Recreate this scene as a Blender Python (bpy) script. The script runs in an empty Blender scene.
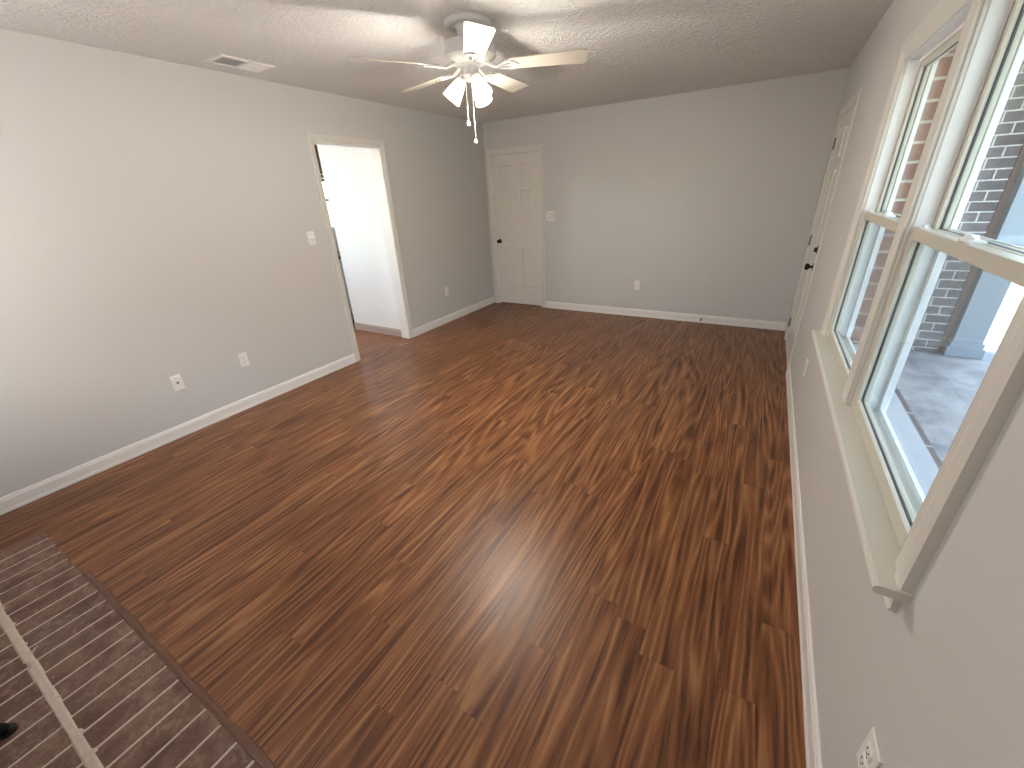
import bpy, bmesh, math, random
from mathutils import Vector, Matrix
random.seed(7)
SC = bpy.context.scene
COL = SC.collection

# ------------------------------------------------------------------ camera
L, R, D, H = -3.5602, 0.3922, 5.4165, 2.44        # left wall, right wall, back wall, ceiling
FY = -0.95                                        # front wall (behind the camera)
cam_d = bpy.data.cameras.new('camera'); cam = bpy.data.objects.new('camera', cam_d); COL.objects.link(cam)
cam_d.sensor_width = 36.0; cam_d.lens = 36.0 * 407.5546 / 1024; cam_d.clip_start = 0.02; cam_d.clip_end = 300
yaw, pitch, roll = 0.5467, -0.4349, -0.05
f = Vector((-math.sin(yaw) * math.cos(pitch), math.cos(yaw) * math.cos(pitch), math.sin(pitch)))
rt = Vector((math.cos(yaw), math.sin(yaw), 0)); up = rt.cross(f)
r2 = rt * math.cos(roll) + up * math.sin(roll); u2 = -rt * math.sin(roll) + up * math.cos(roll)
m = Matrix((r2, u2, -f)).transposed().to_4x4(); m.translation = Vector((0, 0, 1.5528))
cam.matrix_world = m
SC.camera = cam

# ------------------------------------------------------------------ world, sun, exposure
w = bpy.data.worlds.new('sky'); SC.world = w; w.use_nodes = True
wn = w.node_tree.nodes; wl = w.node_tree.links; wn.clear()
sky = wn.new('ShaderNodeTexSky'); sky.sky_type = 'NISHITA'; sky.sun_disc = False
sky.sun_elevation = math.radians(48); sky.sun_rotation = math.radians(70)
wb = wn.new('ShaderNodeBackground'); wb.inputs['Strength'].default_value = 1.2
wo = wn.new('ShaderNodeOutputWorld'); wl.new(sky.outputs[0], wb.inputs[0]); wl.new(wb.outputs[0], wo.inputs[0])

sd = bpy.data.lights.new('sun', 'SUN'); sd.energy = 9; sd.angle = 0.01; sd.color = (1, .95, .86)
so = bpy.data.objects.new('sun', sd); COL.objects.link(so)
so.rotation_euler = Vector((0.06, -0.3, -1.0)).to_track_quat('-Z', 'Y').to_euler()

def area(name, loc, target, sx, sy, energy, color, portal=False):
    d = bpy.data.lights.new(name, 'AREA'); d.shape = 'RECTANGLE'; d.size = sx; d.size_y = sy
    d.energy = energy; d.color = color
    if portal: d.cycles.is_portal = True
    o = bpy.data.objects.new(name, d); COL.objects.link(o); o.location = loc
    o.rotation_euler = (Vector(target) - Vector(loc)).to_track_quat('-Z', 'Z').to_euler()
    return o
area('window_portal', (R + .24, 1.83, 1.38), (0, 1.83, 1.38), 1.9, 1.3, 1, (1, 1, 1), True)

SC.view_settings.view_transform = 'Standard'; SC.view_settings.look = 'None'
SC.view_settings.exposure = 0.92; SC.view_settings.gamma = 1.0; SC.view_settings.use_curve_mapping = False

# ------------------------------------------------------------------ materials
def lin(c):
    return tuple((x / 255 / 12.92) if x / 255 <= .04045 else ((x / 255 + .055) / 1.055) ** 2.4 for x in c) + (1,)
def mat(name, color, rough=.5, metal=0, bump=None, emit=None, spec=None, var=0.0, coat=0):
    m = bpy.data.materials.new(name); m.use_nodes = True
    nt = m.node_tree; b = nt.nodes['Principled BSDF']
    b.inputs['Base Color'].default_value = color; b.inputs['Roughness'].default_value = rough
    b.inputs['Metallic'].default_value = metal
    if spec is not None: b.inputs['Specular IOR Level'].default_value = spec
    if coat: b.inputs['Coat Weight'].default_value = coat
    tc = nt.nodes.new('ShaderNodeTexCoord')
    nz = nt.nodes.new('ShaderNodeTexNoise'); nz.inputs['Scale'].default_value = bump[0] if bump else 12
    nz.inputs['Detail'].default_value = 4
    nt.links.new(tc.outputs['Object'], nz.inputs['Vector'])
    mx = nt.nodes.new('ShaderNodeMixRGB'); mx.blend_type = 'MULTIPLY'; mx.inputs[0].default_value = var or .03
    mx.inputs[1].default_value = color; nt.links.new(nz.outputs['Fac'], mx.inputs[2])
    nt.links.new(mx.outputs[0], b.inputs['Base Color'])
    if bump:
        bp = nt.nodes.new('ShaderNodeBump'); bp.inputs['Strength'].default_value = bump[1]; bp.inputs['Distance'].default_value = bump[2]
        nt.links.new(nz.outputs['Fac'], bp.inputs['Height']); nt.links.new(bp.outputs[0], b.inputs['Normal'])
    if emit:
        b.inputs['Emission Color'].default_value = emit[0]; b.inputs['Emission Strength'].default_value = emit[1]
    return m

M = {}
M['wall'] = mat('wall_paint', (.60, .60, .58, 1), .55, bump=(220, .08, .001))
M['trim'] = mat('trim_paint', (.80, .785, .75, 1), .35)
M['door'] = mat('door_paint', (.73, .71, .65, 1), .36)
M['casing'] = mat('casing_paint', (.70, .68, .63, 1), .38)
M['woodbase'] = mat('tan_baseboard', (.42, .33, .29, 1), .4)
M['sash'] = mat('sash_paint', (.58, .56, .47, 1), .35)
M['vinyl'] = mat('white_vinyl', (.86, .87, .87, 1), .3)
M['sashint'] = mat('window_paint', (.69, .68, .62, 1), .35)
M['hall'] = mat('hall_paint', (.86, .86, .84, 1), .6)
M['fan'] = mat('fan_enamel', (.66, .66, .64, 1), .35)
M['blade'] = mat('blade_laminate', (.50, .455, .385, 1), .4)
M['plate'] = mat('plate_plastic', (.86, .85, .82, 1), .3)
M['black'] = mat('black_metal', (.015, .014, .013, 1), .35, .6)
M['bronze'] = mat('dark_bronze', (.03, .022, .018, 1), .3, .8)
M['slot'] = mat('slot_dark', (.03, .03, .03, 1), .7)
M['chrome'] = mat('nickel', (.6, .6, .6, 1), .25, 1)
M['hinge'] = mat('hinge_metal', (.22, .19, .16, 1), .4, .7)
M['gasket'] = mat('black_gasket', (.05, .05, .055, 1), .6)
M['brown'] = mat('brown_wood', (.10, .045, .03, 1), .5, var=.5)
M['wicker'] = mat('oak_wood', (.33, .20, .09, 1), .5, var=.4)
M['strip'] = mat('floor_trim_brown', (.17, .075, .04, 1), .4, var=.5, bump=(14, .5, .006))
M['shade'] = mat('frosted_glass', (.9, .87, .8, 1), .4, emit=((1, .91, .78, 1), 4))
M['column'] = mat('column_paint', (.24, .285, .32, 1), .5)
M['sillpaint'] = mat('sill_paint', (.46, .50, .54, 1), .6)
M['roofdark'] = mat('soffit_paint', (.75, .75, .73, 1), .6)
M['counter'] = mat('counter_stone', (.10, .09, .08, 1), .3)

def glass_mat():
    m = bpy.data.materials.new('window_glass'); m.use_nodes = True; nt = m.node_tree; n = nt.nodes; n.clear()
    o = n.new('ShaderNodeOutputMaterial'); t = n.new('ShaderNodeBsdfTransparent'); g = n.new('ShaderNodeBsdfGlossy')
    t.inputs[0].default_value = (.93, .97, .96, 1); g.inputs['Roughness'].default_value = .02
    lw = n.new('ShaderNodeLayerWeight'); pw = n.new('ShaderNodeMath'); pw.operation = 'POWER'; pw.inputs[1].default_value = 5.0
    nt.links.new(lw.outputs['Facing'], pw.inputs[0]); ma = n.new('ShaderNodeMath'); ma.operation = 'MULTIPLY_ADD'
    nt.links.new(pw.outputs[0], ma.inputs[0]); ma.inputs[1].default_value = .45; ma.inputs[2].default_value = .035
    mx = n.new('ShaderNodeMixShader'); nt.links.new(ma.outputs[0], mx.inputs[0])
    nt.links.new(t.outputs[0], mx.inputs[1]); nt.links.new(g.outputs[0], mx.inputs[2]); nt.links.new(mx.outputs[0], o.inputs[0])
    return m
M['glass'] = glass_mat()
def screen_mat():
    m = bpy.data.materials.new('screen_mesh'); m.use_nodes = True; nt = m.node_tree; n = nt.nodes; n.clear()
    o = n.new('ShaderNodeOutputMaterial'); t = n.new('ShaderNodeBsdfTransparent'); g = n.new('ShaderNodeBsdfDiffuse')
    g.inputs[0].default_value = (.35, .37, .40, 1)
    mx = n.new('ShaderNodeMixShader'); mx.inputs[0].default_value = .22
    nt.links.new(t.outputs[0], mx.inputs[1]); nt.links.new(g.outputs[0], mx.inputs[2]); nt.links.new(mx.outputs[0], o.inputs[0])
    return m
M['screen'] = screen_mat()

class NT:
    def __init__(s, name):
        s.m = bpy.data.materials.new(name); s.m.use_nodes = True; s.t = s.m.node_tree; s.b = s.t.nodes['Principled BSDF']
    def n(s, typ, **kw):
        nd = s.t.nodes.new(typ)
        for k, v in kw.items(): setattr(nd, k, v)
        return nd
    def l(s, a, b): s.t.links.new(a, b)
    def math(s, op, a, b=None, c=None):
        nd = s.n('ShaderNodeMath', operation=op)
        for i, v in enumerate((a, b, c)):
            if v is None: continue
            if isinstance(v, (int, float)): nd.inputs[i].default_value = v
            else: s.l(v, nd.inputs[i])
        return nd.outputs[0]
    def comb(s, x, y, z=0.0):
        nd = s.n('ShaderNodeCombineXYZ')
        for i, v in enumerate((x, y, z)):
            if isinstance(v, (int, float)): nd.inputs[i].default_value = v
            else: s.l(v, nd.inputs[i])
        return nd.outputs[0]
    def noise(s, vec, scale, detail=3, rough=.5, dist=0):
        nd = s.n('ShaderNodeTexNoise'); nd.inputs['Scale'].default_value = scale; nd.inputs['Detail'].default_value = detail
        nd.inputs['Roughness'].default_value = rough; nd.inputs['Distortion'].default_value = dist; s.l(vec, nd.inputs['Vector'])
        return nd
    def ramp(s, fac, stops, interp='LINEAR'):
        nd = s.n('ShaderNodeValToRGB'); cr = nd.color_ramp; cr.interpolation = interp
        while len(cr.elements) < len(stops): cr.elements.new(.5)
        for e, (p, c) in zip(cr.elements, stops): e.position = p; e.color = c
        s.l(fac, nd.inputs[0]); return nd.outputs[0]
    def mix(s, fac, a, b, mode='MIX'):
        nd = s.n('ShaderNodeMixRGB', blend_type=mode)
        for i, v in enumerate((fac, a, b)):
            if isinstance(v, (int, float)): nd.inputs[i].default_value = v
            elif isinstance(v, tuple): nd.inputs[i].default_value = v
            else: s.l(v, nd.inputs[i])
        return nd.outputs[0]

def floor_mat():
    k = NT('laminate_floor')
    geo = k.n('ShaderNodeNewGeometry'); sep = k.n('ShaderNodeSeparateXYZ'); k.l(geo.outputs['Position'], sep.inputs[0])
    x, y = sep.outputs[0], sep.outputs[1]
    PW = .128
    col = k.math('FLOOR', k.math('DIVIDE', x, PW))
    wn1 = k.n('ShaderNodeTexWhiteNoise', noise_dimensions='1D'); k.l(col, wn1.inputs['W'])
    yo = k.math('ADD', y, k.math('MULTIPLY', wn1.outputs['Value'], 1.2))
    row = k.math('FLOOR', k.math('DIVIDE', yo, 1.21))
    wn2 = k.n('ShaderNodeTexWhiteNoise', noise_dimensions='2D'); k.l(k.comb(col, row), wn2.inputs['Vector'])
    rnd = wn2.outputs['Value']
    # grain coordinates: stretched along y, moved per plank
    gx = k.math('ADD', x, k.math('MULTIPLY', rnd, 7.3)); gy = k.math('ADD', k.math('MULTIPLY', yo, .06), k.math('MULTIPLY', rnd, 31.0))
    warp = k.noise(k.comb(gx, k.math('MULTIPLY', gy, 2.2)), 7, 2, .5)
    wx = k.math('ADD', gx, k.math('MULTIPLY', k.math('SUBTRACT', warp.outputs['Fac'], .5), .085))
    base = k.noise(k.comb(wx, gy), 34, 5, .62, .2)
    # cathedral figure: rings of a broad noise field
    ringn = k.noise(k.comb(wx, gy), 5.0, 1, .4)
    ring = k.math('SINE', k.math('MULTIPLY', ringn.outputs['Fac'], 120.0))
    ring01 = k.math('MULTIPLY_ADD', ring, .5, .5)
    fine = k.noise(k.comb(wx, k.math('MULTIPLY', gy, .5)), 130, 2, .6)
    f1 = k.math('ADD', k.math('MULTIPLY', base.outputs['Fac'], .72), k.math('MULTIPLY', k.math('MULTIPLY', ring01, ring01), .17))
    f2 = k.math('ADD', f1, k.math('MULTIPLY', fine.outputs['Fac'], .20))
    c = k.ramp(f2, [(.38, FLC[0]), (.47, FLC[1]), (.57, FLC[2]), (.72, FLC[3])])
    tone = k.math('MULTIPLY_ADD', rnd, .22, .89)
    c = k.mix(1.0, c, k.comb(tone, tone, tone), 'MULTIPLY')
    # hairline joints
    fx = k.math('FRACT', k.math('DIVIDE', x, PW)); fy = k.math('FRACT', k.math('DIVIDE', yo, 1.21))
    jx = k.math('LESS_THAN', fx, .012); jy = k.math('LESS_THAN', fy, .0018)
    j = k.math('MAXIMUM', jx, jy)
    c = k.mix(k.math('MULTIPLY', j, .25), c, (.03, .012, .006, 1))
    k.l(c, k.b.inputs['Base Color'])
    k.b.inputs['Specular IOR Level'].default_value = .38
    ro = k.math('MULTIPLY_ADD', fine.outputs['Fac'], .12, FLR)
    k.l(ro, k.b.inputs['Roughness'])
    bp = k.n('ShaderNodeBump'); bp.inputs['Strength'].default_value = .12; bp.inputs['Distance'].default_value = .002
    k.l(k.math('SUBTRACT', f2, j), bp.inputs['Height']); k.l(bp.outputs[0], k.b.inputs['Normal'])
    return k.m
FLC = [(.075, .024, .009, 1), (.160, .059, .021, 1), (.215, .088, .033, 1), (.34, .162, .068, 1)]
FLR = .30
M['floor'] = floor_mat()

def ceiling_mat():
    k = NT('textured_ceiling')
    tc = k.n('ShaderNodeTexCoord'); v = tc.outputs['Object']
    k.b.inputs['Base Color'].default_value = (.82, .815, .80, 1); k.b.inputs['Roughness'].default_value = .7
    a = k.noise(v, 6, 3, .6, 2.5); b = k.noise(v, 12, 3, .6, 3.0)
    r = k.ramp(b.outputs['Fac'], [(.42, (0, 0, 0, 1)), (.6, (1, 1, 1, 1))])
    h = k.math('MULTIPLY_ADD', k.math('MULTIPLY', r, k.math('MULTIPLY_ADD', a.outputs['Fac'], 1.0, .2)), 1.0, 0.0)
    bp = k.n('ShaderNodeBump'); bp.inputs['Strength'].default_value = .9; bp.inputs['Distance'].default_value = .010
    k.l(h, bp.inputs['Height']); k.l(bp.outputs[0], k.b.inputs['Normal'])
    return k.m
M['ceiling'] = ceiling_mat()

def brick_mat(name, c1, c2, mortar, bw, bh, ms, off=.5, rx=1.0, sx=0.0):
    k = NT(name)
    geo = k.n('ShaderNodeNewGeometry'); s = k.n('ShaderNodeSeparateXYZ'); k.l(geo.outputs['Position'], s.inputs[0])
    sn = k.n('ShaderNodeSeparateXYZ'); k.l(geo.outputs['True Normal'], sn.inputs[0])
    isy = k.math('GREATER_THAN', k.math('ABSOLUTE', sn.outputs[1]), .5)
    isz = k.math('GREATER_THAN', k.math('ABSOLUTE', sn.outputs[2]), .5)
    mx = k.n('ShaderNodeMix', data_type='FLOAT'); k.l(isy, mx.inputs[0]); k.l(s.outputs[1], mx.inputs[2]); k.l(k.math('MULTIPLY_ADD', s.outputs[0], rx, sx), mx.inputs[3])
    mz = k.n('ShaderNodeMix', data_type='FLOAT'); k.l(isz, mz.inputs[0]); k.l(s.outputs[2], mz.inputs[2]); k.l(s.outputs[0], mz.inputs[3])
    vec = k.comb(mx.outputs[0], k.math('ADD', mz.outputs[0], 3.0))
    br = k.n('ShaderNodeTexBrick'); k.l(vec, br.inputs['Vector'])
    br.inputs['Scale'].default_value = 1; br.inputs['Brick Width'].default_value = bw; br.inputs['Row Height'].default_value = bh
    br.inputs['Mortar Size'].default_value = ms; br.inputs['Mortar Smooth'].default_value = .1; br.offset = off
    br.inputs['Color1'].default_value = c1; br.inputs['Color2'].default_value = c2; br.inputs['Mortar'].default_value = mortar
    nz = k.noise(geo.outputs['Position'], 28, 4, .65)
    t = k.math('MULTIPLY_ADD', nz.outputs['Fac'], .9, .55)
    k.l(k.mix(1.0, br.outputs['Color'], k.comb(t, t, t), 'MULTIPLY'), k.b.inputs['Base Color'])
    k.b.inputs['Roughness'].default_value = .85
    bp = k.n('ShaderNodeBump'); bp.inputs['Strength'].default_value = .5; bp.inputs['Distance'].default_value = .006
    k.l(k.math('SUBTRACT', k.math('MULTIPLY', nz.outputs['Fac'], .3), br.outputs['Fac']), bp.inputs['Height']); k.l(bp.outputs[0], k.b.inputs['Normal'])
    return k.m
M['brick_far'] = brick_mat('porch_brick', (.085, .072, .075, 1), (.135, .118, .118, 1), (.50, .49, .48, 1), .255, .0845, .0058, .3333, 1.0, .18)
M['brick_house'] = brick_mat('house_brick', (.20, .085, .06, 1), (.28, .14, .10, 1), (.50, .46, .41, 1), .21, .0767, .006, .5, .02, .04)

def hearth_mat():
    k = NT('hearth_brick')
    geo = k.n('ShaderNodeNewGeometry')
    rnd = geo.outputs['Random Per Island']
    c = k.ramp(rnd, [(0, (.115, .055, .040, 1)), (.3, (.165, .086, .060, 1)), (.55, (.145, .082, .056, 1)), (.8, (.185, .098, .070, 1)), (1, (.11, .062, .048, 1))])
    n1 = k.noise(geo.outputs['Position'], 34, 5, .72, .8); n2 = k.noise(geo.outputs['Position'], 7, 3, .6)
    c = k.mix(k.ramp(n1.outputs['Fac'], [(.46, (0, 0, 0, 1)), (.66, (.8, .8, .8, 1))]), c, (.29, .20, .145, 1))
    c = k.mix(k.ramp(n2.outputs['Fac'], [(.48, (0, 0, 0, 1)), (.66, (.8, .8, .8, 1))]), c, (.09, .036, .028, 1))
    k.l(c, k.b.inputs['Base Color']); k.b.inputs['Roughness'].default_value = .55
    bp = k.n('ShaderNodeBump'); bp.inputs['Strength'].default_value = .6; bp.inputs['Distance'].default_value = .004
    k.l(n1.outputs['Fac'], bp.inputs['Height']); k.l(bp.outputs[0], k.b.inputs['Normal'])
    return k.m
M['hearth'] = hearth_mat()
M['mortar'] = mat('mortar_beige', (.70, .59, .50, 1), .85, bump=(45, .7, .004), var=.35)

def concrete_mat():
    k = NT('patio_concrete'); geo = k.n('ShaderNodeNewGeometry')
    n = k.noise(geo.outputs['Position'], 3.5, 6, .65, .4); n2 = k.noise(geo.outputs['Position'], 16, 4, .7)
    c = k.ramp(n.outputs['Fac'], [(.34, (.10, .12, .14, 1)), (.62, (.27, .285, .29, 1))])
    c = k.mix(k.ramp(n2.outputs['Fac'], [(.56, (0, 0, 0, 1)), (.66, (.7, .7, .7, 1))]), c, (.10, .105, .11, 1))
    k.l(c, k.b.inputs['Base Color']); k.b.inputs['Roughness'].default_value = .8
    return k.m
M['concrete'] = concrete_mat()
def lawn_mat():
    k = NT('leaf_litter'); geo = k.n('ShaderNodeNewGeometry')
    n = k.noise(geo.outputs['Position'], 9, 6, .75, .8); n2 = k.noise(geo.outputs['Position'], 30, 3, .7)
    c = k.ramp(n.outputs['Fac'], [(.35, (.13, .12, .06, 1)), (.5, (.42, .36, .26, 1)), (.66, (.66, .58, .44, 1))])
    c = k.mix(k.ramp(n2.outputs['Fac'], [(.58, (0, 0, 0, 1)), (.66, (.9, .9, .9, 1))]), c, (.08, .11, .05, 1))
    k.l(c, k.b.inputs['Base Color']); k.b.inputs['Roughness'].default_value = .9
    return k.m
M['lawn'] = lawn_mat()

# ------------------------------------------------------------------ mesh helpers
def obj(name, bm, m, parent=None, smooth=False, kind=None):
    me = bpy.data.meshes.new(name)
    bmesh.ops.recalc_face_normals(bm, faces=bm.faces[:])
    bm.to_mesh(me); bm.free(); me.materials.append(m)
    if smooth:
        for p in me.polygons: p.use_smooth = True
        try: me.set_sharp_from_angle(angle=math.radians(40))
        except Exception: pass
    o = bpy.data.objects.new(name, me); COL.objects.link(o)
    if parent: o.parent = parent
    if kind: o['kind'] = kind
    return o
def tag(o, label, cat, group=None):
    o['label'] = label; o['category'] = cat
    if group: o['group'] = group
    return o
def empty(name, loc=(0, 0, 0), kind=None):
    o = bpy.data.objects.new(name, None); COL.objects.link(o); o.location = loc; o.empty_display_size = .05
    if kind: o['kind'] = kind
    return o
def box(bm, x0, x1, y0, y1, z0, z1, bev=0, mtx=None):
    g = bmesh.ops.create_cube(bm, size=1)
    vs = g['verts']
    mt = Matrix.Translation(((x0 + x1) / 2, (y0 + y1) / 2, (z0 + z1) / 2)) @ Matrix.Diagonal((abs(x1 - x0), abs(y1 - y0), abs(z1 - z0), 1))
    bmesh.ops.transform(bm, matrix=(mtx @ mt) if mtx else mt, verts=vs)
    if bev:
        es = list({e for v in vs for e in v.link_edges})
        bmesh.ops.bevel(bm, geom=es, offset=bev, segments=2, affect='EDGES', profile=.5)
def boxes(*bs, bev=0):
    bm = bmesh.new()
    for b in bs: box(bm, *b, bev=bev)
    return bm
def lathe(bm, prof, n=32, mtx=None):
    rings = []
    for r, z in prof:
        rings.append([bm.verts.new((r * math.cos(2 * math.pi * i / n), r * math.sin(2 * math.pi * i / n), z)) for i in range(n)])
    for a, b in zip(rings, rings[1:]):
        for i in range(n): bm.faces.new((a[i], a[(i + 1) % n], b[(i + 1) % n], b[i]))
    vs = [v for r in rings for v in r]
    if prof[0][0] > 1e-4 and prof[0][0] < 9: pass
    if mtx: bmesh.ops.transform(bm, matrix=mtx, verts=vs)
    return rings
def cap(bm, ring): bm.faces.new(ring)
def tube(bm, pts, r, n=10):
    pts = [Vector(p) for p in pts]; rings = []
    for i, p in enumerate(pts):
        d = (pts[min(i + 1, len(pts) - 1)] - pts[max(i - 1, 0)]).normalized()
        a = d.orthogonal().normalized() if abs(d.z) > .9 else d.cross(Vector((0, 0, 1))).normalized()
        b = d.cross(a).normalized(); rr = r[i] if isinstance(r, (list, tuple)) else r
        rings.append([bm.verts.new(p + a * rr * math.cos(2 * math.pi * k / n) + b * rr * math.sin(2 * math.pi * k / n)) for k in range(n)])
    for A, B in zip(rings, rings[1:]):
        for k in range(n): bm.faces.new((A[k], A[(k + 1) % n], B[(k + 1) % n], B[k]))
    bm.faces.new(rings[0]); bm.faces.new(rings[-1])
def sweep(bm, path, prof, nrm, closed=False):
    """profile (u = outward in the plane, v = out of the plane along nrm) swept along a mitred planar path; outward = right of travel seen from nrm"""
    nrm = Vector(nrm).normalized(); P = [Vector(p) for p in path]; n = len(P); rings = []
    for i in range(n):
        dirs = []
        if closed or i > 0: dirs.append((P[i] - P[i - 1]).normalized())
        if closed or i < n - 1: dirs.append((P[(i + 1) % n] - P[i]).normalized())
        outs = [d.cross(nrm) for d in dirs]
        o = outs[0] if len(outs) == 1 else (outs[0] + outs[1]) / (1 + outs[0].dot(outs[1]))
        rings.append([bm.verts.new(P[i] + o * u + nrm * v) for u, v in prof])
    k = len(prof); rng = range(n) if closed else range(n - 1)
    for i in rng:
        A, B = rings[i], rings[(i + 1) % n]
        for j in range(k): bm.faces.new((A[j], A[(j + 1) % k], B[(j + 1) % k], B[j]))
    if not closed: bm.faces.new(rings[0]); bm.faces.new(rings[-1])

CASE = [(0, 0), (0, .009), (.006, .012), (.02, .0125), (.024, .015), (.034, .018), (.050, .019), (.056, .016), (.056, 0)]
def casing_profile(w, t=.02): return [(u / .056 * w, v / .019 * t) for u, v in CASE]
BASE = [(0, 0), (.014, 0), (.014, .014), (.0115, .020), (.0115, .074), (.009, .080), (.0075, .090), (.004, .095), (0, .095)]   # (out, up)

def baseboard(name, p0, p1, out):
    bm = bmesh.new(); p0 = Vector(p0); p1 = Vector(p1); out = Vector(out)
    A = [bm.verts.new(p0 + out * a + Vector((0, 0, b))) for a, b in BASE]; B = [bm.verts.new(p1 + out * a + Vector((0, 0, b))) for a, b in BASE]
    k = len(A)
    for j in range(k): bm.faces.new((A[j], A[(j + 1) % k], B[(j + 1) % k], B[j]))
    bm.faces.new(A); bm.faces.new(B)
    return obj(name, bm, M['trim'], kind='structure')

# ------------------------------------------------------------------ room shell
T = .12
# doorways: left wall y 2.70-3.48, back wall x -3.42..-2.70, right wall y 4.33..5.24
LO0, LO1, DH = 2.7035, 3.480, 2.035
BO0, BO1, BDH = -3.462, -2.702, 2.068
LDH = 2.058
RO0, RO1 = 4.14, 5.06
W1 = (1.879, 2.685); W2 = (.982, 1.79); WZ0, WZ1 = .775, 1.99
WO0, WO1 = .975, 2.692
obj('floor', boxes((-5.62, R + .02, FY - .12, D + .14, -.10, 0)), M['floor'], kind='structure')
obj('ceiling', boxes((L - .02, R + T, FY - .12, D + T, H, H + .12)), M['ceiling'], kind='structure')
obj('wall_left', boxes((L - T, L, FY - .12, LO0, 0, H), (L - T, L, LO1, D + T, 0, H), (L - T, L, LO0, LO1, LDH, H)), M['wall'], kind='structure')
obj('wall_back', boxes((L, BO0, D, D + T, 0, H), (BO1, R + T, D, D + T, 0, H), (BO0, BO1, D, D + T, BDH, H)), M['wall'], kind='structure')
obj('wall_right', boxes((R, R + .09, FY - .12, WO0, 0, H), (R, R + .09, WO1, RO0, 0, H), (R, R + .09, RO1, D, 0, H),
    (R, R + .09, WO0, WO1, 0, .735), (R, R + .09, WO0, WO1, 1.998, H), (R, R + .09, RO0, RO1, DH, H)), M['wall'], kind='structure')
obj('wall_front', boxes((L, R, FY - .12, FY, 0, H)), M['wall'], kind='structure')

baseboard('baseboard_left', (L, FY, 0), (L, LO0 - .060, 0), (1, 0, 0))
baseboard('baseboard_left', (L, LO1 + .060, 0), (L, D, 0), (1, 0, 0))
baseboard('baseboard_back', (BO1 + .060, D, 0), (R, D, 0), (0, -1, 0))
baseboard('baseboard_right', (R, FY, 0), (R, RO0 - .062, 0), (-1, 0, 0))
baseboard('baseboard_front', (-.6, FY, 0), (R, FY, 0), (0, 1, 0))

# casings of the three doorways: mitred U paths
def u_casing(name, axis, a0, a1, plane, top, nrm, wd=.056, t=.019, z0=0):
    bm = bmesh.new()
    if axis == 'y': pts = [(plane, a0, z0), (plane, a0, top), (plane, a1, top), (plane, a1, z0)]
    else: pts = [(a0, plane, z0), (a0, plane, top), (a1, plane, top), (a1, plane, z0)]
    d = (Vector(pts[1]) - Vector(pts[0])).normalized().cross(Vector(nrm))
    inward = Vector(pts[2]) - Vector(pts[1])
    if d.dot(inward) > 0: pts = pts[::-1]
    sweep(bm, pts, casing_profile(wd, t), nrm)
    return obj(name, bm, M['casing'], kind='structure')
u_casing('trim_doorway', 'y', LO0, LO1, L, LDH, (1, 0, 0))
u_casing('trim_doorway', 'y', LO0, LO1, L - T, LDH, (-1, 0, 0))
u_casing('trim_back_door', 'x', BO0, BO1, D, BDH, (0, -1, 0))
u_casing('trim_front_door', 'y', RO0, RO1, R, DH, (-1, 0, 0), .06, .011).data.materials[0] = M['sashint']
# jamb linings
obj('trim_doorway', boxes((L - T, L, LO0, LO0 + .008, 0, LDH), (L - T, L, LO1 - .008, LO1, 0, LDH), (L - T, L, LO0, LO1, LDH - .008, LDH)), M['trim'], kind='structure')
obj('trim_back_door', boxes((BO0, BO0 + .012, D, D + T, 0, BDH), (BO1 - .012, BO1, D, D + T, 0, BDH), (BO0, BO1, D, D + T, BDH - .012, BDH)), M['trim'], kind='structure')
obj('trim_front_door', boxes((R, R + .16, RO0, RO0 + .012, 0, DH), (R, R + .16, RO1 - .012, RO1, 0, DH), (R, R + .16, RO0, RO1, DH - .012, DH), (R, R + .16, RO0, RO1, 0, .012)), M['trim'], kind='structure')

# ------------------------------------------------------------------ six panel doors
def panel_leaf(wd, ht, th=.035):
    """door leaf in local x 0..wd, z 0..ht, visible face at y=0 (facing -y)"""
    bm = bmesh.new()
    st = .115 * wd / .76; ms = .10 * wd / .76
    xs = [0, st, (wd - ms) / 2, (wd + ms) / 2, wd - st, wd]
    zs = [0, .24, .835, 1.01, 1.60, 1.69, 1.91, ht]
    V = {}
    for side in (0, 1):
        yy = 0 if side == 0 else th
        for i, x in enumerate(xs):
            for j, z in enumerate(zs): V[side, i, j] = bm.verts.new((x, yy, z))
    panels = []
    for side in (0, 1):
        for i in range(5):
            for j in range(7):
                q = [V[side, i, j], V[side, i + 1, j], V[side, i + 1, j + 1], V[side, i, j + 1]]
                fc = bm.faces.new(q if side == 0 else q[::-1])
                if i in (1, 3) and j in (1, 3, 5): panels.append(fc)
    for i in range(5):
        for j in (0, 7):
            bm.faces.new((V[0, i, j], V[0, i + 1, j], V[1, i + 1, j], V[1, i, j]))
    for j in range(7):
        for i in (0, 5): bm.faces.new((V[0, i, j], V[0, i, j + 1], V[1, i, j + 1], V[1, i, j]))
    bmesh.ops.recalc_face_normals(bm, faces=bm.faces[:])
    for t, d in ((.010, -.013), (.010, 0), (.020, .009)):
        bmesh.ops.inset_individual(bm, faces=panels, thickness=t, depth=d)
    return bm
def knob_bm(r=.026, stand=.045):
    bm = bmesh.new()
    prof = [(.0001, 0), (.031, 0), (.031, .004), (.027, .008), (.011, .011), (.010, .026), (.018, .031), (r, .041), (r, .052), (r * .75, .061), (.0001, .064)]
    lathe(bm, prof, 24); return bm
def place(o, loc, rz=0, rx=0, ry=0):
    o.location = loc; o.rotation_euler = (rx, ry, rz)

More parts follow.
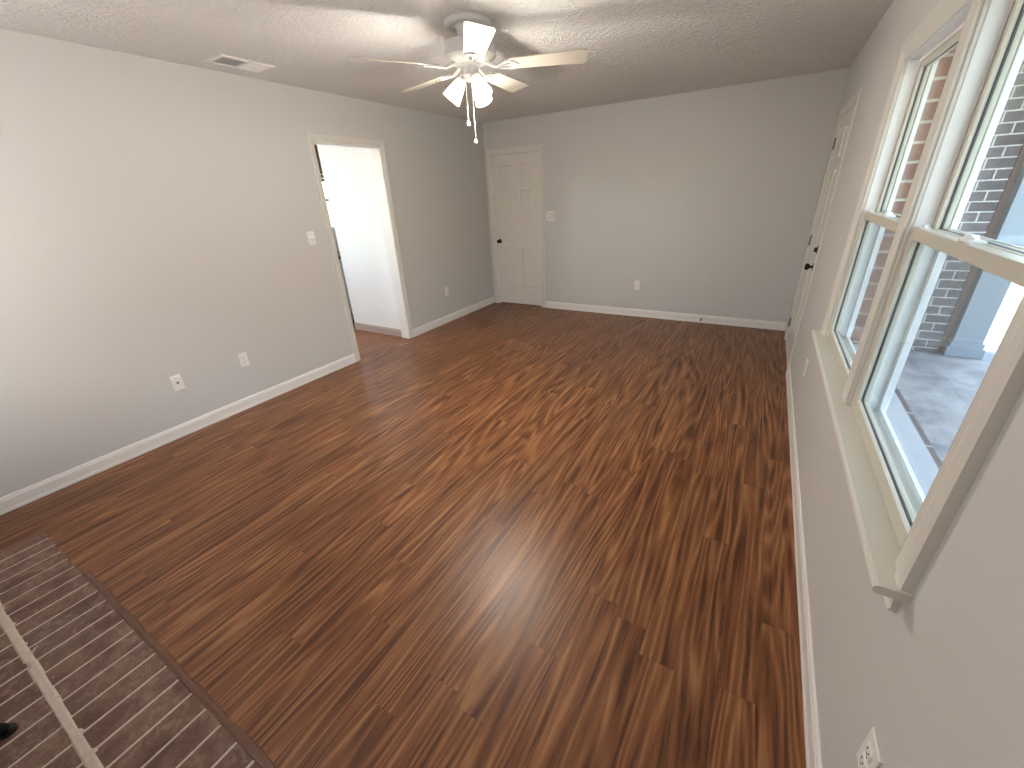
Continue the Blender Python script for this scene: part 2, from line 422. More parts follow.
dr = empty('door_1', (BO0 + .014, D + .030, 0), 'structure')
lf = obj('door_leaf', panel_leaf(BO1 - BO0 - .028, 2.042), M['door'], dr); lf.location = (0, 0, .011)
kb = obj('door_knob', knob_bm(), M['bronze'], dr, True); place(kb, (.052, 0, .93), rx=math.pi / 2); kb['label'] = 'dark bronze door knob'
bm = bmesh.new()
obj('door_stop_bead', boxes((-.0135, .0, .036, .05, 0, 2.02), (BO1 - BO0 - .03, BO1 - BO0 - .0145, .036, .05, 0, 2.02)), M['trim'], dr)

dr = empty('door_2', (R + .003, RO1 - .015, 0), 'structure')
dr.rotation_euler = (0, 0, -math.pi / 2)
FW = RO1 - RO0 - .03
lf = obj('door_leaf', panel_leaf(FW, 2.005), M['door'], dr); lf.location = (0, 0, .014)
kb = obj('door_knob', knob_bm(.027), M['bronze'], dr, True); place(kb, (FW - .06, 0, .90), rx=math.pi / 2); kb['label'] = 'dark bronze door knob'
bm = bmesh.new(); lathe(bm, [(.0001, 0), (.03, 0), (.03, .006), (.024, .011), (.0001, .012)], 24); box(bm, -.006, .006, -.017, .017, .010, .028, .002)
kb = obj('deadbolt', bm, M['bronze'], dr, True); place(kb, (FW - .06, 0, 1.035), rx=math.pi / 2); kb['label'] = 'dark thumb-turn deadbolt'
for z in (1.83, 1.02, .2):
    bm = bmesh.new(); box(bm, -.012, .018, -.004, .0, -.045, .045); tube(bm, [(-.003, -.007, -.047), (-.003, -.007, .047)], .006, 10)
    o = obj('hinge', bm, M['hinge'], dr); o.location = (0, 0, z); o['label'] = 'dark metal hinge'

obj('wall_closet_plug', boxes((BO0 - .3, BO1 + .3, D + .9, D + 1.0, -.1, H), (BO0 - .4, BO0 - .3, D + T, D + 1.0, -.1, H), (BO1 + .3, BO1 + .4, D + T, D + 1.0, -.1, H), (BO0 - .4, BO1 + .4, D + T, D + 1.0, H, H + .1), (BO0 - .4, BO1 + .4, D + .13, D + 1.0, -.12, -.001)), M['wall'], kind='structure')  # unseen closet box, added to stop daylight under the closed door
# ------------------------------------------------------------------ windows
def ring_boxes(bm, x0, x1, ya, yb, za, zb, st, rb, rtp, bev=.002):
    box(bm, x0, x1, ya, ya + st, za, zb, bev); box(bm, x0, x1, yb - st, yb, za, zb, bev)
    box(bm, x0, x1, ya + st, yb - st, za, za + rb, bev); box(bm, x0, x1, ya + st, yb - st, zb - rtp, zb, bev)
def window(idx, ya, yb):
    e = empty('window_%d' % idx, (0, 0, 0), 'structure')
    zm = (WZ0 + WZ1) / 2 + .022
    # jamb tracks: a stepped vinyl frame
    bm = bmesh.new()
    ring_boxes(bm, R + .000, R + .095, ya, yb, WZ0 - .012, WZ1 + .008, .007, .010, .012, 0)
    for xx in (.037, .073): ring_boxes(bm, R + xx, R + xx + .004, ya, yb, WZ0 - .004, WZ1, .014, .012, .018, 0)
    ring_boxes(bm, R + .079, R + .096, ya, yb, WZ0 - .012, WZ1 + .008, .024, .018, .028, .002)
    obj('window_frame', bm, M['vinyl'], e)
    # lower sash (inner track)
    bm = bmesh.new(); ring_boxes(bm, R + .002, R + .034, ya + .007, yb - .007, WZ0 + .001, zm, .033, .045, .034)
    s = obj('lower_sash', bm, M['sash'], e)
    bm = bmesh.new(); ring_boxes(bm, R + .0145, R + .0215, ya + .0395, yb - .0395, WZ0 + .0455, zm - .0335, .0022, .0012, .0012, 0)
    obj('gasket', bm, M['gasket'], s)
    obj('glass_pane', boxes((R + .016, R + .020, ya + .041, yb - .041, WZ0 + .047, zm - .035)), M['glass'], s)
    # upper sash (outer track)
    bm = bmesh.new(); ring_boxes(bm, R + .042, R + .072, ya + .007, yb - .007, zm - .036, WZ1 - .004, .033, .034, .036)
    s2 = obj('upper_sash', bm, M['sash'], e)
    bm = bmesh.new(); ring_boxes(bm, R + .0525, R + .0595, ya + .0395, yb - .0395, zm - .0025, WZ1 - .0395, .0022, .0012, .0012, 0)
    obj('gasket', bm, M['gasket'], s2)
    obj('glass_pane', boxes((R + .054, R + .058, ya + .041, yb - .041, zm - .001, WZ1 - .041)), M['glass'], s2)
    # sash lock and tilt latches on the meeting rail
    yc = (ya + yb) / 2
    bm = bmesh.new(); box(bm, R + .008, R + .040, yc - .032, yc + .032, zm, zm + .006, .002)
    lathe(bm, [(.0001, .016), (.012, .015), (.015, .008), (.015, .005)], 20, Matrix.Translation((R + .022, yc + .008, zm)))
    tube(bm, [(R + .022, yc + .01, zm + .012), (R + .014, yc - .02, zm + .013), (R + .010, yc - .038, zm + .012)], .0045, 8)
    obj('sash_lock', bm, M['vinyl'], s, True)
    for yy in (ya + .05, yb - .05):
        bm = bmesh.new(); box(bm, R + .010, R + .026, yy - .028, yy + .028, zm, zm + .004, .0015); box(bm, R + .012, R + .024, yy - .008, yy + .008, zm + .004, zm + .010, .002)
        obj('tilt_latch', bm, M['plate'], s)
    # insect screen over the lower half
    bm = bmesh.new(); ring_boxes(bm, R + .0745, R + .0785, ya + .014, yb - .014, WZ0 + .008, zm, .014, .014, .014, 0)
    sc = obj('screen_frame', bm, M['vinyl'], e)
    obj('screen_mesh', boxes((R + .0763, R + .0767, ya + .028, yb - .028, WZ0 + .022, zm - .014)), M['screen'], sc)
    return e
window(1, *W1); window(2, *W2)
# interior casing round the pair, mullion cover, stool and apron
bm = bmesh.new()
pts = [(R, W2[0], WZ0), (R, W2[0], WZ1), (R, W1[1], WZ1), (R, W1[1], WZ0)]
d = Vector((0, 0, 1)).cross(Vector((-1, 0, 0)))
if d.y > 0: pts = pts[::-1]
sweep(bm, pts, casing_profile(.09, .024), (-1, 0, 0))
obj('trim_window', bm, M['sashint'], kind='structure')
bm = bmesh.new(); box(bm, R - .020, R + .03, W2[1] + .004, W1[0] - .004, WZ0, WZ1, .003); box(bm, R - .010, R + .03, W2[1] - .004, W1[0] + .004, WZ0, WZ1, .002)
box(bm, R + .03, R + .10, W2[1], W1[0], WZ0 - .01, WZ1)
obj('trim_mullion', bm, M['sashint'], kind='structure')
bm = bmesh.new()
prof = [(R + .006, .775), (.337, .775), (.3305, .772), (.328, .765), (.3305, .757), (.337, .753), (R + .006, .753)]
ends = (.884, 2.79)
A = [bm.verts.new((x, ends[0], z)) for x, z in prof]; B = [bm.verts.new((x, ends[1], z)) for x, z in prof]
for j in range(len(A)): bm.faces.new((A[j], A[(j + 1) % len(A)], B[(j + 1) % len(A)], B[j]))
bm.faces.new(A); bm.faces.new(B)
obj('trim_window_stool', bm, M['sashint'], kind='structure')
bm = bmesh.new()
prof = [(R, .753), (R - .030, .753), (R - .026, .735), (R - .014, .722), (R - .012, .700), (R - .016, .690), (R, .688)]
A = [bm.verts.new((x, .915, z)) for x, z in prof]; B = [bm.verts.new((x, 2.76, z)) for x, z in prof]
for j in range(len(A)): bm.faces.new((A[j], A[(j + 1) % len(A)], B[(j + 1) % len(A)], B[j]))
bm.faces.new(A); bm.faces.new(B)
obj('trim_window_apron', bm, M['sashint'], kind='structure')

# ------------------------------------------------------------------ outside: brick veneer, sill, porch
XB0, XB1 = R + .098, R + .19
obj('wall_exterior', boxes((XB0, XB1, -1.1, WO0 + .004, -.3, 2.9), (XB0, XB1, WO1 - .004, RO0 - .02, -.3, 2.9), (XB0, XB1, RO1 + .02, D + .03, -.3, 2.9),
    (XB0, XB1, WO0, WO1, -.3, .68), (XB0, XB1, WO0, WO1, 2.0, 2.9), (XB0, XB1, RO0 - .02, RO1 + .02, 2.06, 2.9)), M['brick_house'], kind='structure')
bm = bmesh.new(); box(bm, XB0 - .002, XB1 - .005, WO0, WO1, .68, .745)
obj('trim_exterior_sill', bm, M['sillpaint'], kind='structure')
obj('trim_brick_sill', boxes((XB1 - .005, XB1 + .035, WO0 - .05, WO1 + .05, .64, .715)), M['brick_far'], kind='structure')
obj('wall_porch_side', boxes((XB1 - .02, 1.70, D + .03, D + .13, -.3, 2.9)), M['brick_far'], kind='structure')
obj('trim_porch_corner', boxes((1.70, 1.745, D + .022, D + .14, -.10, 2.45)), M['brown'], kind='structure')
tag(obj('porch_slab', boxes((XB1 - .01, 2.28, -1.1, D + .6, -.35, -.08)), M['concrete']), 'grey concrete patio slab outside the windows', 'patio')
tag(obj('lawn', boxes((2.26, 26, -14, 30, -.6, -.14)), M['lawn']), 'sunlit leaf-littered ground beyond the white porch column', 'ground')['kind'] = 'structure'
bm = bmesh.new()
from mathutils import noise as mn
g0 = []
for ii in range(80):
    rw = []
    for jj in range(14):
        yy = -16 + 48 * ii / 79; z = 7.0 * jj / 13
        nn = mn.noise(Vector((yy * .45, z * .45, 2))) + .5 * mn.noise(Vector((yy * 1.3, z * 1.3, 5)))
        rw.append(bm.verts.new((17 + 1.6 * nn + (.12 * (z - 3.5) ** 2), yy, -.3 + z * (1 + .16 * mn.noise(Vector((yy * .35, 0, 9)))))))
    g0.append(rw)
for ii in range(79):
    for jj in range(13): bm.faces.new((g0[ii][jj], g0[ii + 1][jj], g0[ii + 1][jj + 1], g0[ii][jj + 1]))
obj('wall_added_trees', bm, mat('added_foliage', (.10, .14, .06, 1), .9, bump=(6, 1, .2), var=.7), kind='structure')  # unseen tree bank, added to block low sky light at the windows
obj('ceiling_porch', boxes((XB1, 2.35, -1.2, D + 1.0, 2.46, 2.56)), M['roofdark'], kind='structure')
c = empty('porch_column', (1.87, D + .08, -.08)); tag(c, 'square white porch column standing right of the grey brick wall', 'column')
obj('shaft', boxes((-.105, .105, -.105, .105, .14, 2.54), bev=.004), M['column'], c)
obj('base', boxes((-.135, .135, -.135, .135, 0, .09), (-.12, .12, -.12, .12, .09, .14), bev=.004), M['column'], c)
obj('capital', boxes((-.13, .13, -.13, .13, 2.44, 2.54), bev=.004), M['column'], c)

# ------------------------------------------------------------------ kitchen seen through the doorway
HX = -5.5
obj('wall_hall_partition', boxes((-4.55, L - T, 3.50, 3.60, 0, H)), M['hall'], kind='structure')
KW = (4.0, 4.9, 1.2, 2.0)      # far window
K2 = (1.2, 2.5, 1.0, 2.05)  # second window, out of view, added to light the hall partition
obj('wall_kitchen', boxes((HX - .1, HX, .4, K2[0], 0, H), (HX - .1, HX, K2[1], KW[0], 0, H), (HX - .1, HX, KW[1], D + T, 0, H),
    (HX - .1, HX, K2[0], K2[1], 0, K2[2]), (HX - .1, HX, K2[0], K2[1], K2[3], H), (HX - .1, HX, KW[0], KW[1], 0, KW[2]), (HX - .1, HX, KW[0], KW[1], KW[3], H)), M['hall'], kind='structure')
obj('wall_kitchen_back', boxes((HX - .1, L - T, D, D + T, 0, H)), M['hall'], kind='structure')
obj('wall_kitchen_front', boxes((HX - .1, L - T, .28, .4, 0, H)), M['hall'], kind='structure')
obj('ceiling_kitchen', boxes((HX - .1, L - .02, .28, D + T, H, H + .12)), M['ceiling'], kind='structure')
baseboard('baseboard_hall', (-4.55, 3.50, 0), (L - T, 3.50, 0), (0, -1, 0)).data.materials[0] = M['woodbase']
for i, q in ((3, KW), (4, K2)):
    e = empty('window_%d' % i, (0, 0, 0), 'structure')
    bm = bmesh.new(); ring_boxes(bm, HX - .09, HX + .01, q[0], q[1], q[2], q[3], .04, .04, .04)
    box(bm, HX - .06, HX - .02, q[0], q[1], (q[2] + q[3]) / 2 - .02, (q[2] + q[3]) / 2 + .02)
    obj('window_frame', bm, M['vinyl'], e)
    obj('glass_pane', boxes((HX - .045, HX - .040, q[0] + .03, q[1] - .03, q[2] + .03, q[3] - .03)), M['glass'], e)
area('kitchen_portal', (HX - .12, 1.85, 1.5), (0, 1.85, 1.5), 1.3, 1.05, 1, (1, 1, 1), True)
bm = bmesh.new()
for k in range(9): box(bm, HX + .02 + .004 * (k % 2), HX + .05 + .004 * (k % 2), 3.95, 4.95, 1.83 + k * .05, 1.83 + k * .05 + .047, .004)
tag(obj('window_valance', bm, M['wicker']), 'brown slatted valance glimpsed over the kitchen window through the doorway', 'valance')
cb = empty('base_cabinet', (HX + .31, 4.4, 0)); tag(cb, 'white kitchen base cabinet glimpsed past the doorway jamb', 'cabinet')
obj('cabinet_body', boxes((-.30, .29, -.85, .98, .10, .87), (-.30, .22, -.85, .98, 0, .10)), M['hall'], cb)
for k in range(3):
    d = obj('door', boxes((.29, .31, -.83 + k * .6, -.25 + k * .6, .13, .84), bev=.003), M['hall'], cb)
    bm = bmesh.new(); tube(bm, [(.311, -.30 + k * .6, .62), (.335, -.30 + k * .6, .63), (.335, -.30 + k * .6, .73), (.311, -.30 + k * .6, .74)], .005, 8)
    obj('handle', bm, M['black'], d)
tag(obj('worktop', boxes((HX + .005, HX + .64, 3.62, D - .005, .873, .91), bev=.004), M['counter']), 'dark worktop on the kitchen base cabinet', 'worktop')
for k, (yy, hh) in enumerate(((4.16, .20), (4.30, .15))):
    bm = bmesh.new(); lathe(bm, [(.0001, 0), (.05, 0), (.052, hh * .7), (.03, hh * .85), (.03, hh), (.0001, hh)], 20)
    o = obj('canister', bm, M['black'], None, True); o.location = (HX + .35, yy, .911)
    tag(o, ('taller' if k == 0 else 'shorter') + ' black canister on the dark kitchen worktop', 'canister')

# ------------------------------------------------------------------ hearth
hx0, hx1 = -3.10, -.78
PT = .0965; JW = .0095
bm = bmesh.new()
x = -3.004 - PT
def hbrick(x0, x1, y0, y1):
    dz = random.uniform(-.001, .001)
    box(bm, x0, x1, y0, y1, .0, .0125 + dz, .0025)
x = -3.004 - PT
i = 0
while x < hx1:
    a, b = x + JW / 2, x + PT - JW / 2
    hbrick(a, b, -.112 + random.uniform(-.003, .003), .130 + random.uniform(-.002, .002))
    o2 = .012
    hbrick(a + o2, b + o2, -.378, -.137 + random.uniform(-.003, .003))
    x += PT
hx1 = x
he = empty('hearth', (0, 0, 0)); tag(he, 'reddish-brown brick fireplace hearth set in the wood floor', 'hearth')
obj('bricks', bm, M['hearth'], he)
bm = bmesh.new()
# mortar bed just below brick faces, with a raised, ragged centre joint
nx, ny = 260, 60
X0, X1, Y0, Y1 = hx0 + .004, hx1, -.40, .127
grid = []
from mathutils import noise as mn
for ii in range(nx + 1):
    rw = []
    for jj in range(ny + 1):
        xx = X0 + (X1 - X0) * ii / nx; yy = Y0 + (Y1 - Y0) * jj / ny
        z = .0104
        n = mn.noise(Vector((xx * 28, yy * 28, 0))); n2 = mn.noise(Vector((xx * 11, 3, 0)))
        dd = abs(yy + .126)
        wd = .0085 + .003 * n2 + (.05 * max(0, n - .14) if yy > -.126 else .003)
        if dd < wd: z = .0140 + .0008 * n
        rw.append(bm.verts.new((xx, yy, z)))
    grid.append(rw)
for ii in range(nx):
    for jj in range(ny): bm.faces.new((grid[ii][jj], grid[ii + 1][jj], grid[ii + 1][jj + 1], grid[ii][jj + 1]))
mo = obj('mortar', bm, M['mortar'], he); mo['label'] = 'pale beige mortar joints'
# brown edging strip between brick and laminate (slightly wavy)
bm = bmesh.new()
pf = [(0, 0), (0, .0135), (.010, .0155), (.022, .011), (.026, 0)]
rows = []
NS = 90
for s in range(NS + 1):
    xx = -2.525 + (hx1 + .02 + 2.525) * s / NS; wv = .0022 * math.sin(xx * 21) + .0016 * math.sin(xx * 47 + 1)
    rows.append([bm.verts.new((xx, .129 + u + (wv if u > .015 else 0), z)) for u, z in pf])
for a, b in zip(rows, rows[1:]):
    for j in range(len(pf)): bm.faces.new((a[j], a[(j + 1) % len(pf)], b[(j + 1) % len(pf)], b[j]))
bm.faces.new(rows[0]); bm.faces.new(rows[-1])
obj('trim_hearth', bm, M['strip'], kind='structure')

# chimney breast behind the hearth (out of frame, closes the room) with firebox
obj('wall_chimney', boxes((hx0, -2.55, FY, -.40, 0, H), (-1.35, hx1, FY, -.40, 0, H), (-2.55, -1.35, FY, -.40, .75, H)), M['brick_house'], kind='structure')

# fireplace screen: only the tip of its front foot reaches the frame
fs = empty('fireplace_screen', (-1.875, -.358, .0142)); tag(fs, 'black metal fireplace screen foot resting on the brick hearth', 'fireplace screen')
bm = bmesh.new()
for a, b in (((-.05, 0, .04), (-.05, 0, .72)), ((.5, 0, .04), (.5, 0, .72)), ((-.05, 0, .72), (.5, 0, .72)), ((-.05, 0, .04), (.5, 0, .04))): tube(bm, [a, b], .008, 8)
obj('frame', bm, M['black'], fs)
bm = bmesh.new()
for k in range(1, 14): tube(bm, [(-.05 + k * .55 / 14, 0, .04), (-.05 + k * .55 / 14, 0, .72)], .0025, 6)
obj('bars', bm, M['black'], fs)
for xx in (.0, .45):
    bm = bmesh.new(); tube(bm, [(xx, -.03, .016), (xx, 0, .055), (xx, .06, .070), (xx, .105, .055), (xx, .125, .022)], [.012, .016, .019, .020, .014], 12)
    lathe(bm, [(.0001, .0005), (.021, .0005), (.021, .012), (.0001, .014)], 14, Matrix.Translation((xx, .125, .0)))
    obj('foot', bm, M['black'], fs, True)

# ------------------------------------------------------------------ wall plates (local: x right, z up, face towards -y)
def plate_bm(w_=.070, h_=.115, t=.006):
    bm = bmesh.new(); box(bm, -w_ / 2, w_ / 2, -t, 0, -h_ / 2, h_ / 2, .0022); return bm
def screw(p, z, x=0, t=-.006):
    bm = bmesh.new(); lathe(bm, [(.0001, .0015), (.003, .001), (.0035, 0)], 10, Matrix.Translation((x, t, z)) @ Matrix.Rotation(math.pi / 2, 4, 'X')); obj('screw', bm, M['chrome'], p)
def outlet(name, loc, rz, label, group='white duplex power outlets low on the walls'):
    e = empty(name, loc); e.rotation_euler.z = rz; tag(e, label, 'power outlet', group)
    obj('cover_plate', plate_bm(), M['plate'], e)
    for s in (-1, 1):
        bm = bmesh.new(); box(bm, -.017, .017, -.009, -.004, s * .0195 - .0135, s * .0195 + .0135, .0035)
        so_ = obj('socket', bm, M['plate'], e)
        bm = bmesh.new()
        for xx, hh in ((-.0065, .004), (.0065, .0035)): box(bm, xx - .0012, xx + .0012, -.0096, -.0085, s * .0195 + .002 - hh, s * .0195 + .002 + hh)
        box(bm, -.002, .002, -.0096, -.0085, s * .0195 - .0095, s * .0195 - .006)
        obj('slots', bm, M['slot'], so_)
    screw(e, 0)
    return e
LW, BW_, RW = math.pi / 2, 0, -math.pi / 2     # rotations so that local -y faces into the room
outlet('power_outlet', (L, 1.583, .411), LW, 'white power outlet on the left wall nearer the open doorway')
outlet('power_outlet', (L, 4.279, .411), LW, 'white power outlet on the left wall between doorway and far corner')
outlet('power_outlet', (-1.321, D, .411), BW_, 'white power outlet low on the back wall')
outlet('power_outlet', (R, 3.10, .425), RW, 'white power outlet on the window wall between window and far door')
outlet('power_outlet', (R, .750, .425), RW, 'white power outlet below the near end of the window, at the picture bottom')
e = empty('cable_plate', (L, 1.098, .405)); e.rotation_euler.z = LW; tag(e, 'white wall plate with a cable jack, leftmost on the left wall', 'wall plate')
obj('cover_plate', plate_bm(), M['plate'], e)
bm = bmesh.new(); lathe(bm, [(.0001, .012), (.0035, .012), (.0048, .011), (.0048, .003), (.008, .003), (.008, 0)], 14, Matrix.Translation((0, -.006, 0)) @ Matrix.Rotation(math.pi / 2, 4, 'X'))
obj('jack', bm, M['hinge'], e)['label'] = 'dark metal cable jack'
screw(e, .042)
e = empty('dimmer_switch', (L, 2.470, 1.276)); e.rotation_euler.z = LW; tag(e, 'white dimmer switch with round knob left of the open doorway', 'dimmer switch')
obj('cover_plate', plate_bm(), M['plate'], e)
bm = bmesh.new(); lathe(bm, [(.019, 0), (.019, .010), (.016, .015), (.0001, .016)], 24, Matrix.Translation((0, -.006, 0)) @ Matrix.Rotation(math.pi / 2, 4, 'X'))
obj('dimmer_knob', bm, M['plate'], e, True); screw(e, .042); screw(e, -.042)
e = empty('light_switch', (-2.556, D, 1.265)); tag(e, 'white double light switch on the back wall beside the closed door', 'light switch')
obj('cover_plate', plate_bm(.116, .118, .007), M['plate'], e)
for xx in (-.023, .023):
    bm = bmesh.new(); box(bm, xx - .0165, xx + .0165, -.0078, -.0065, -.0335, .0335); s_ = obj('recess', bm, M['hinge'], e)
    bm = bmesh.new(); box(bm, xx - .013, xx + .013, -.013, -.006, -.030, .030, .003); obj('rocker', bm, M['plate'], e)
e = empty('door_stop', (-.498, D - .0115, .045)); tag(e, 'small dark door stop on the back wall baseboard', 'door stop')
bm = bmesh.new(); lathe(bm, [(.0001, 0), (.012, 0), (.012, .004), (.006, .006)] + [(.005 + .0012 * (k % 2), .006 + k * .003) for k in range(18)], 14, Matrix.Rotation(math.pi / 2, 4, 'X')); obj('spring', bm, M['hinge'], e)
bm = bmesh.new(); lathe(bm, [(.006, .058), (.0085, .060), (.0085, .070), (.0001, .073)], 14, Matrix.Rotation(math.pi / 2, 4, 'X')); obj('tip', bm, M['slot'], e)['label'] = 'dark rubber tip'

# ceiling vent
e = empty('ceiling_vent', (-3.275, 2.06, H)); tag(e, 'white rectangular air vent in the ceiling near the left wall', 'air vent')
bm = bmesh.new()
hw, hl = .105, .183
sweep(bm, [(-hw, -hl, 0), (-hw, hl, 0), (hw, hl, 0), (hw, -hl, 0)], [(0, 0), (0, .006), (-.020, .010), (-.026, .004), (-.026, 0)], (0, 0, -1), True)
box(bm, -hw, hw, -.006, .006, -.009, -.001)
obj('frame', bm, M['plate'], e)
obj('duct_opening', boxes((-.085, .085, -.16, .16, -.0028, -.0006)), M['slot'], e)
for s, nm in ((-1, 1), (1, -1)):
    bm = bmesh.new()
    for k in range(11):
        xx = -.078 + k * .0156
        mt = Matrix.Translation((xx, s * .082, -.0055)) @ Matrix.Rotation(math.radians(20 if nm > 0 else -36), 4, 'Y')
        box(bm, -.0065, .0065, -.073, .073, -.0006, .0006, 0, mt)
    obj('louvers', bm, M['plate'], e)

# ------------------------------------------------------------------ ceiling fan
FX, FYY = -1.65, 2.425
fan = empty('ceiling_fan', (FX, FYY, H)); tag(fan, 'white five-blade ceiling fan with three lit frosted glass shades', 'ceiling fan')
def zz(v): return v - H
bm = bmesh.new(); lathe(bm, [(.131, 0), (.131, -.012), (.124, -.022), (.108, -.026), (.100, -.020), (.090, -.018), (.072, -.020), (.064, -.030), (.060, -.068), (.052, -.076), (.0001, -.076)], 48)
obj('canopy', bm, M['fan'], fan, True)
bm = bmesh.new(); lathe(bm, [(.0001, -.07), (.05, -.074), (.11, -.086), (.140, -.096), (.147, -.106), (.147, -.152), (.151, -.154), (.151, -.162), (.143, -.168), (.124, -.184), (.088, -.194), (.0001, -.196)], 48)
obj('motor_housing', bm, M['fan'], fan, True)
bm = bmesh.new()
lathe(bm, [(.138, -.1672), (.134, -.1735), (.128, -.178)], 48)
for k in range(0):
    a = 2 * math.pi * k / 10
    mt = Matrix.Rotation(a, 4, 'Z') @ Matrix.Translation((.112, 0, -.184)) @ Matrix.Rotation(math.radians(24), 4, 'Y')
    box(bm, -.018, .018, -.006, .006, -.002, .002, 0, mt)
obj('vent_ring', bm, M['blade'], fan)
bm = bmesh.new(); lathe(bm, [(.0001, -.188), (.060, -.190), (.060, -.198), (.047, -.204), (.047, -.240), (.052, -.243), (.052, -.249), (.036, -.258), (.030, -.275), (.0001, -.278)], 36)
obj('switch_housing', bm, M['fan'], fan, True)

def blade_mesh():
    bm = bmesh.new(); x0, x1 = .205, .665; w0, w1 = .052, .070; th = .0055
    out = []
    # outline with clipped round tip corners
    cr = .022
    pts = [(x0, -w0 * .75), (x0 + .02, -w0), (x1 - cr, -w1)]
    for t in range(1, 5):
        a = -math.pi / 2 + math.pi / 2 * t / 5; pts.append((x1 - cr + cr * math.cos(a), -w1 + cr + cr * math.sin(a)))
    pts.append((x1, -w1 + cr)); n = len(pts)
    pts = pts + [(x, -y) for x, y in reversed(pts)]
    top = [bm.verts.new((x, y, th / 2)) for x, y in pts]; bot = [bm.verts.new((x, y, -th / 2)) for x, y in pts]
    bm.faces.new(top); bm.faces.new(bot[::-1])
    for i in range(len(pts)): bm.faces.new((top[i], top[(i + 1) % len(pts)], bot[(i + 1) % len(pts)], bot[i]))
    return bm
def iron_mesh():
    bm = bmesh.new()
    # arm from the motor flange, spreading into an open loop under the blade root
    tube(bm, [(.085, 0, .020), (.115, 0, .008), (.145, 0, -.006), (.170, 0, -.010)], [.011, .010, .010, .009], 10)
    for s in (-1, 1):
        tube(bm, [(.160, 0, -.009), (.185, s * .022, -.008), (.215, s * .034, -.006), (.250, s * .030, -.005), (.272, s * .012, -.005), (.278, 0, -.005)], [.007, .0065, .006, .006, .006, .006], 8)
        tube(bm, [(.215, s * .034, -.006), (.232, s * .043, -.005), (.246, s * .040, -.005)], [.005, .006, .004], 8)
    tube(bm, [(.165, 0, -.009), (.225, 0, -.006), (.275, 0, -.005)], [.006, .004, .005], 8)
    for px, py in ((.245, .030), (.245, -.030), (.275, 0)): lathe(bm, [(.0001, -.012), (.008, -.011), (.010, -.006), (.010, -.002)], 12, Matrix.Translation((px, py, 0)))
    return bm
blade_me = None
for k in range(5):
    a = math.radians(21 + 72 * k)
    if k == 0:
        b = obj('blade', blade_mesh(), M['blade'], fan); ir = obj('blade_iron', iron_mesh(), M['fan'], b, True)
    else:
        b2 = b.copy(); COL.objects.link(b2); b2.parent = fan; i2 = ir.copy(); COL.objects.link(i2); i2.parent = b2; bb = b2
    bb = b if k == 0 else b2
    bb.matrix_local = Matrix.Translation((0, 0, zz(2.232))) @ Matrix.Rotation(a, 4, 'Z') @ Matrix.Rotation(math.radians(-12), 4, 'X')
# light kit
for k, a in enumerate((92, 212, 332)):
    a = math.radians(a); tilt = math.radians(38)
    # local frame: axis along -z, tilted outward
    mt = Matrix.Translation((0, 0, zz(2.188))) @ Matrix.Rotation(a, 4, 'Z') @ Matrix.Translation((.044, 0, 0)) @ Matrix.Rotation(-tilt, 4, 'Y')
    bm = bmesh.new(); lathe(bm, [(.0001, .012), (.014, .010), (.022, .0), (.024, -.022), (.020, -.024), (.0001, -.024)], 24, mt)
    s = obj('lamp_holder', bm, M['fan'], fan, True)
    bm = bmesh.new()
    pr = [(.021, -.016), (.026, -.028), (.034, -.050), (.042, -.078), (.048, -.105), (.053, -.128), (.055, -.136)]
    lathe(bm, pr + [(.0525, -.136), (.050, -.127), (.045, -.104), (.039, -.078), (.031, -.050), (.023, -.029), (.018, -.017)], 32, mt)
    sh = obj('lamp_shade', bm, M['shade'], s, True); sh['label'] = 'lit frosted glass lamp shade'
    bm = bmesh.new(); lathe(bm, [(.0001, -.024), (.012, -.026), (.014, -.045), (.024, -.065), (.028, -.082), (.024, -.100), (.012, -.109), (.0001, -.111)], 20, mt)
    obj('bulb', bm, mat('bulb_glow', (1, .95, .85, 1), .4, emit=((1, .85, .62, 1), 25)) if k == 0 else bpy.data.materials['bulb_glow'], sh, True)
    pl = bpy.data.lights.new('bulb_light', 'POINT'); pl.energy = 16; pl.color = (1, .92, .82); pl.shadow_soft_size = .038
    po = bpy.data.objects.new('bulb_light', pl); COL.objects.link(po); po.parent = fan
    po.location = (mt @ Vector((0, 0, -.142)))
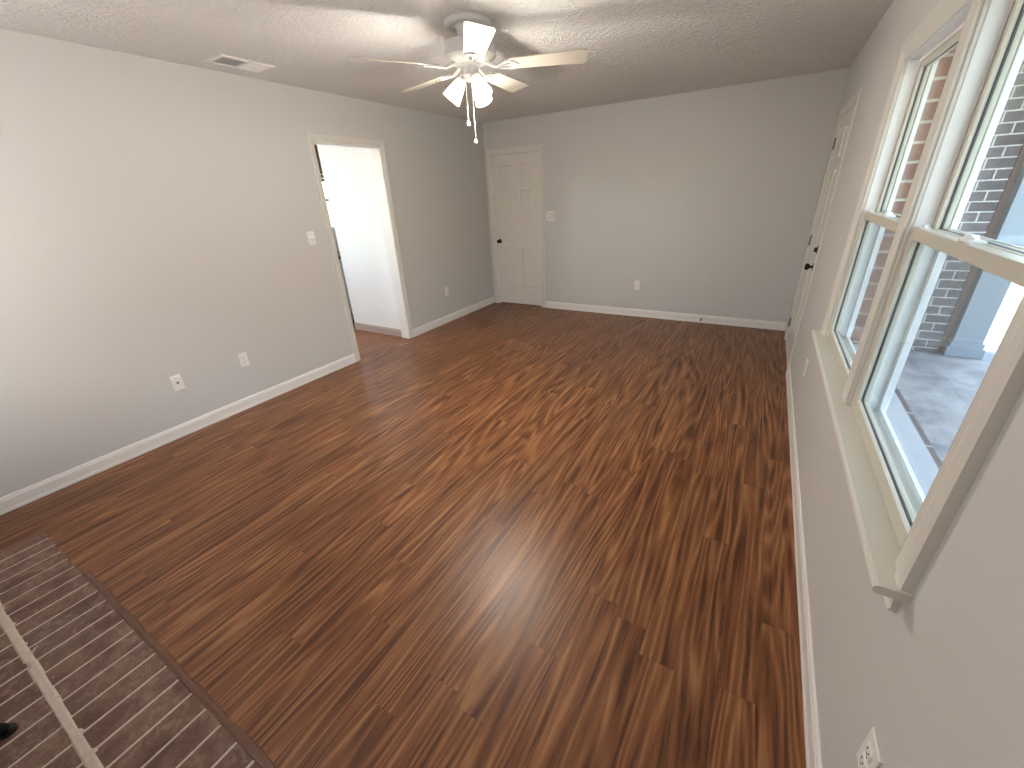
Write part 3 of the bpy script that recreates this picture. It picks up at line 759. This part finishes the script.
# added fill light shaped as a torchiere, behind the camera; brightens ceiling and walls
fl = empty('fill_lamp', (-2.32, -.29, .0142)); tag(fl, 'added fill lamp shaped as a slim torchiere, out of view on the hearth', 'fill lamp')
bm = bmesh.new(); lathe(bm, [(.0001, 0), (.09, 0), (.09, .010), (.08, .018), (.015, .026), (.0001, .026)], 32); obj('base', bm, M['black'], fl, True)
bm = bmesh.new(); tube(bm, [(0, 0, .02), (0, 0, 1.36)], .011, 12); obj('pole', bm, M['black'], fl, True)
bm = bmesh.new(); lathe(bm, [(.0001, 1.35), (.03, 1.352), (.075, 1.385), (.105, 1.44), (.102, 1.442), (.072, 1.39), (.028, 1.358), (.0001, 1.356)], 32); obj('bowl', bm, M['black'], fl, True)
bm = bmesh.new(); lathe(bm, [(.0001, 1.36), (.016, 1.362), (.028, 1.385), (.024, 1.405), (.0001, 1.415)], 20); obj('bulb', bm, mat('fill_lamp_glow', (1, .95, .9, 1), .4, emit=((1, .93, .84, 1), 20)), fl, True)
pl = bpy.data.lights.new('fill_lamp_light', 'POINT'); pl.energy = 34; pl.color = (1, .985, .97); pl.shadow_soft_size = .03
po = bpy.data.objects.new('fill_lamp_light', pl); COL.objects.link(po); po.parent = fl; po.location = (0, 0, 1.53)
kl = empty('kitchen_fill', (-4.6, 1.9, H)); tag(kl, 'added fill light shaped as a flush dome, out of view in the kitchen', 'fill light')  # unseen dome light, added to brighten the hall partition
bm = bmesh.new(); lathe(bm, [(.0001, 0), (.15, 0), (.15, -.018), (.14, -.022), (.0001, -.022)], 36); obj('base', bm, M['fan'], kl, True)
bm = bmesh.new(); lathe(bm, [(.135, -.022), (.13, -.045), (.105, -.07), (.06, -.085), (.0001, -.09)], 36); obj('diffuser', bm, M['shade'], kl, True)
pl = bpy.data.lights.new('kitchen_fill_light', 'POINT'); pl.energy = 26; pl.color = (1, .97, .93); pl.shadow_soft_size = .1
po = bpy.data.objects.new('kitchen_fill_light', pl); COL.objects.link(po); po.parent = kl; po.location = (0, 0, -.20)
# pull chains
for (cx, cy), zend in zip(((-.008, -.036), (.026, -.038)), (1.950, 1.853)):
    bm = bmesh.new(); tube(bm, [(cx, cy, zz(2.235)), (cx * 1.3, cy * 1.25, zz(2.225)), (cx * 1.3, cy * 1.25, zz(zend + .012))], .0016, 6)
    z = 2.22
    while z > zend + .015:
        bmesh.ops.create_icosphere(bm, subdivisions=1, radius=.0024, matrix=Matrix.Translation((cx * 1.3, cy * 1.25, zz(z)))); z -= .012
    pc = obj('pull_chain', bm, M['fan'], fan)
    bm = bmesh.new(); lathe(bm, [(.0001, .016), (.004, .014), (.009, .006), (.011, -.002), (.009, -.010), (.0001, -.014)], 16, Matrix.Translation((cx * 1.3, cy * 1.25, zz(zend))))
    obj('pull_knob', bm, M['plate'], pc, True)
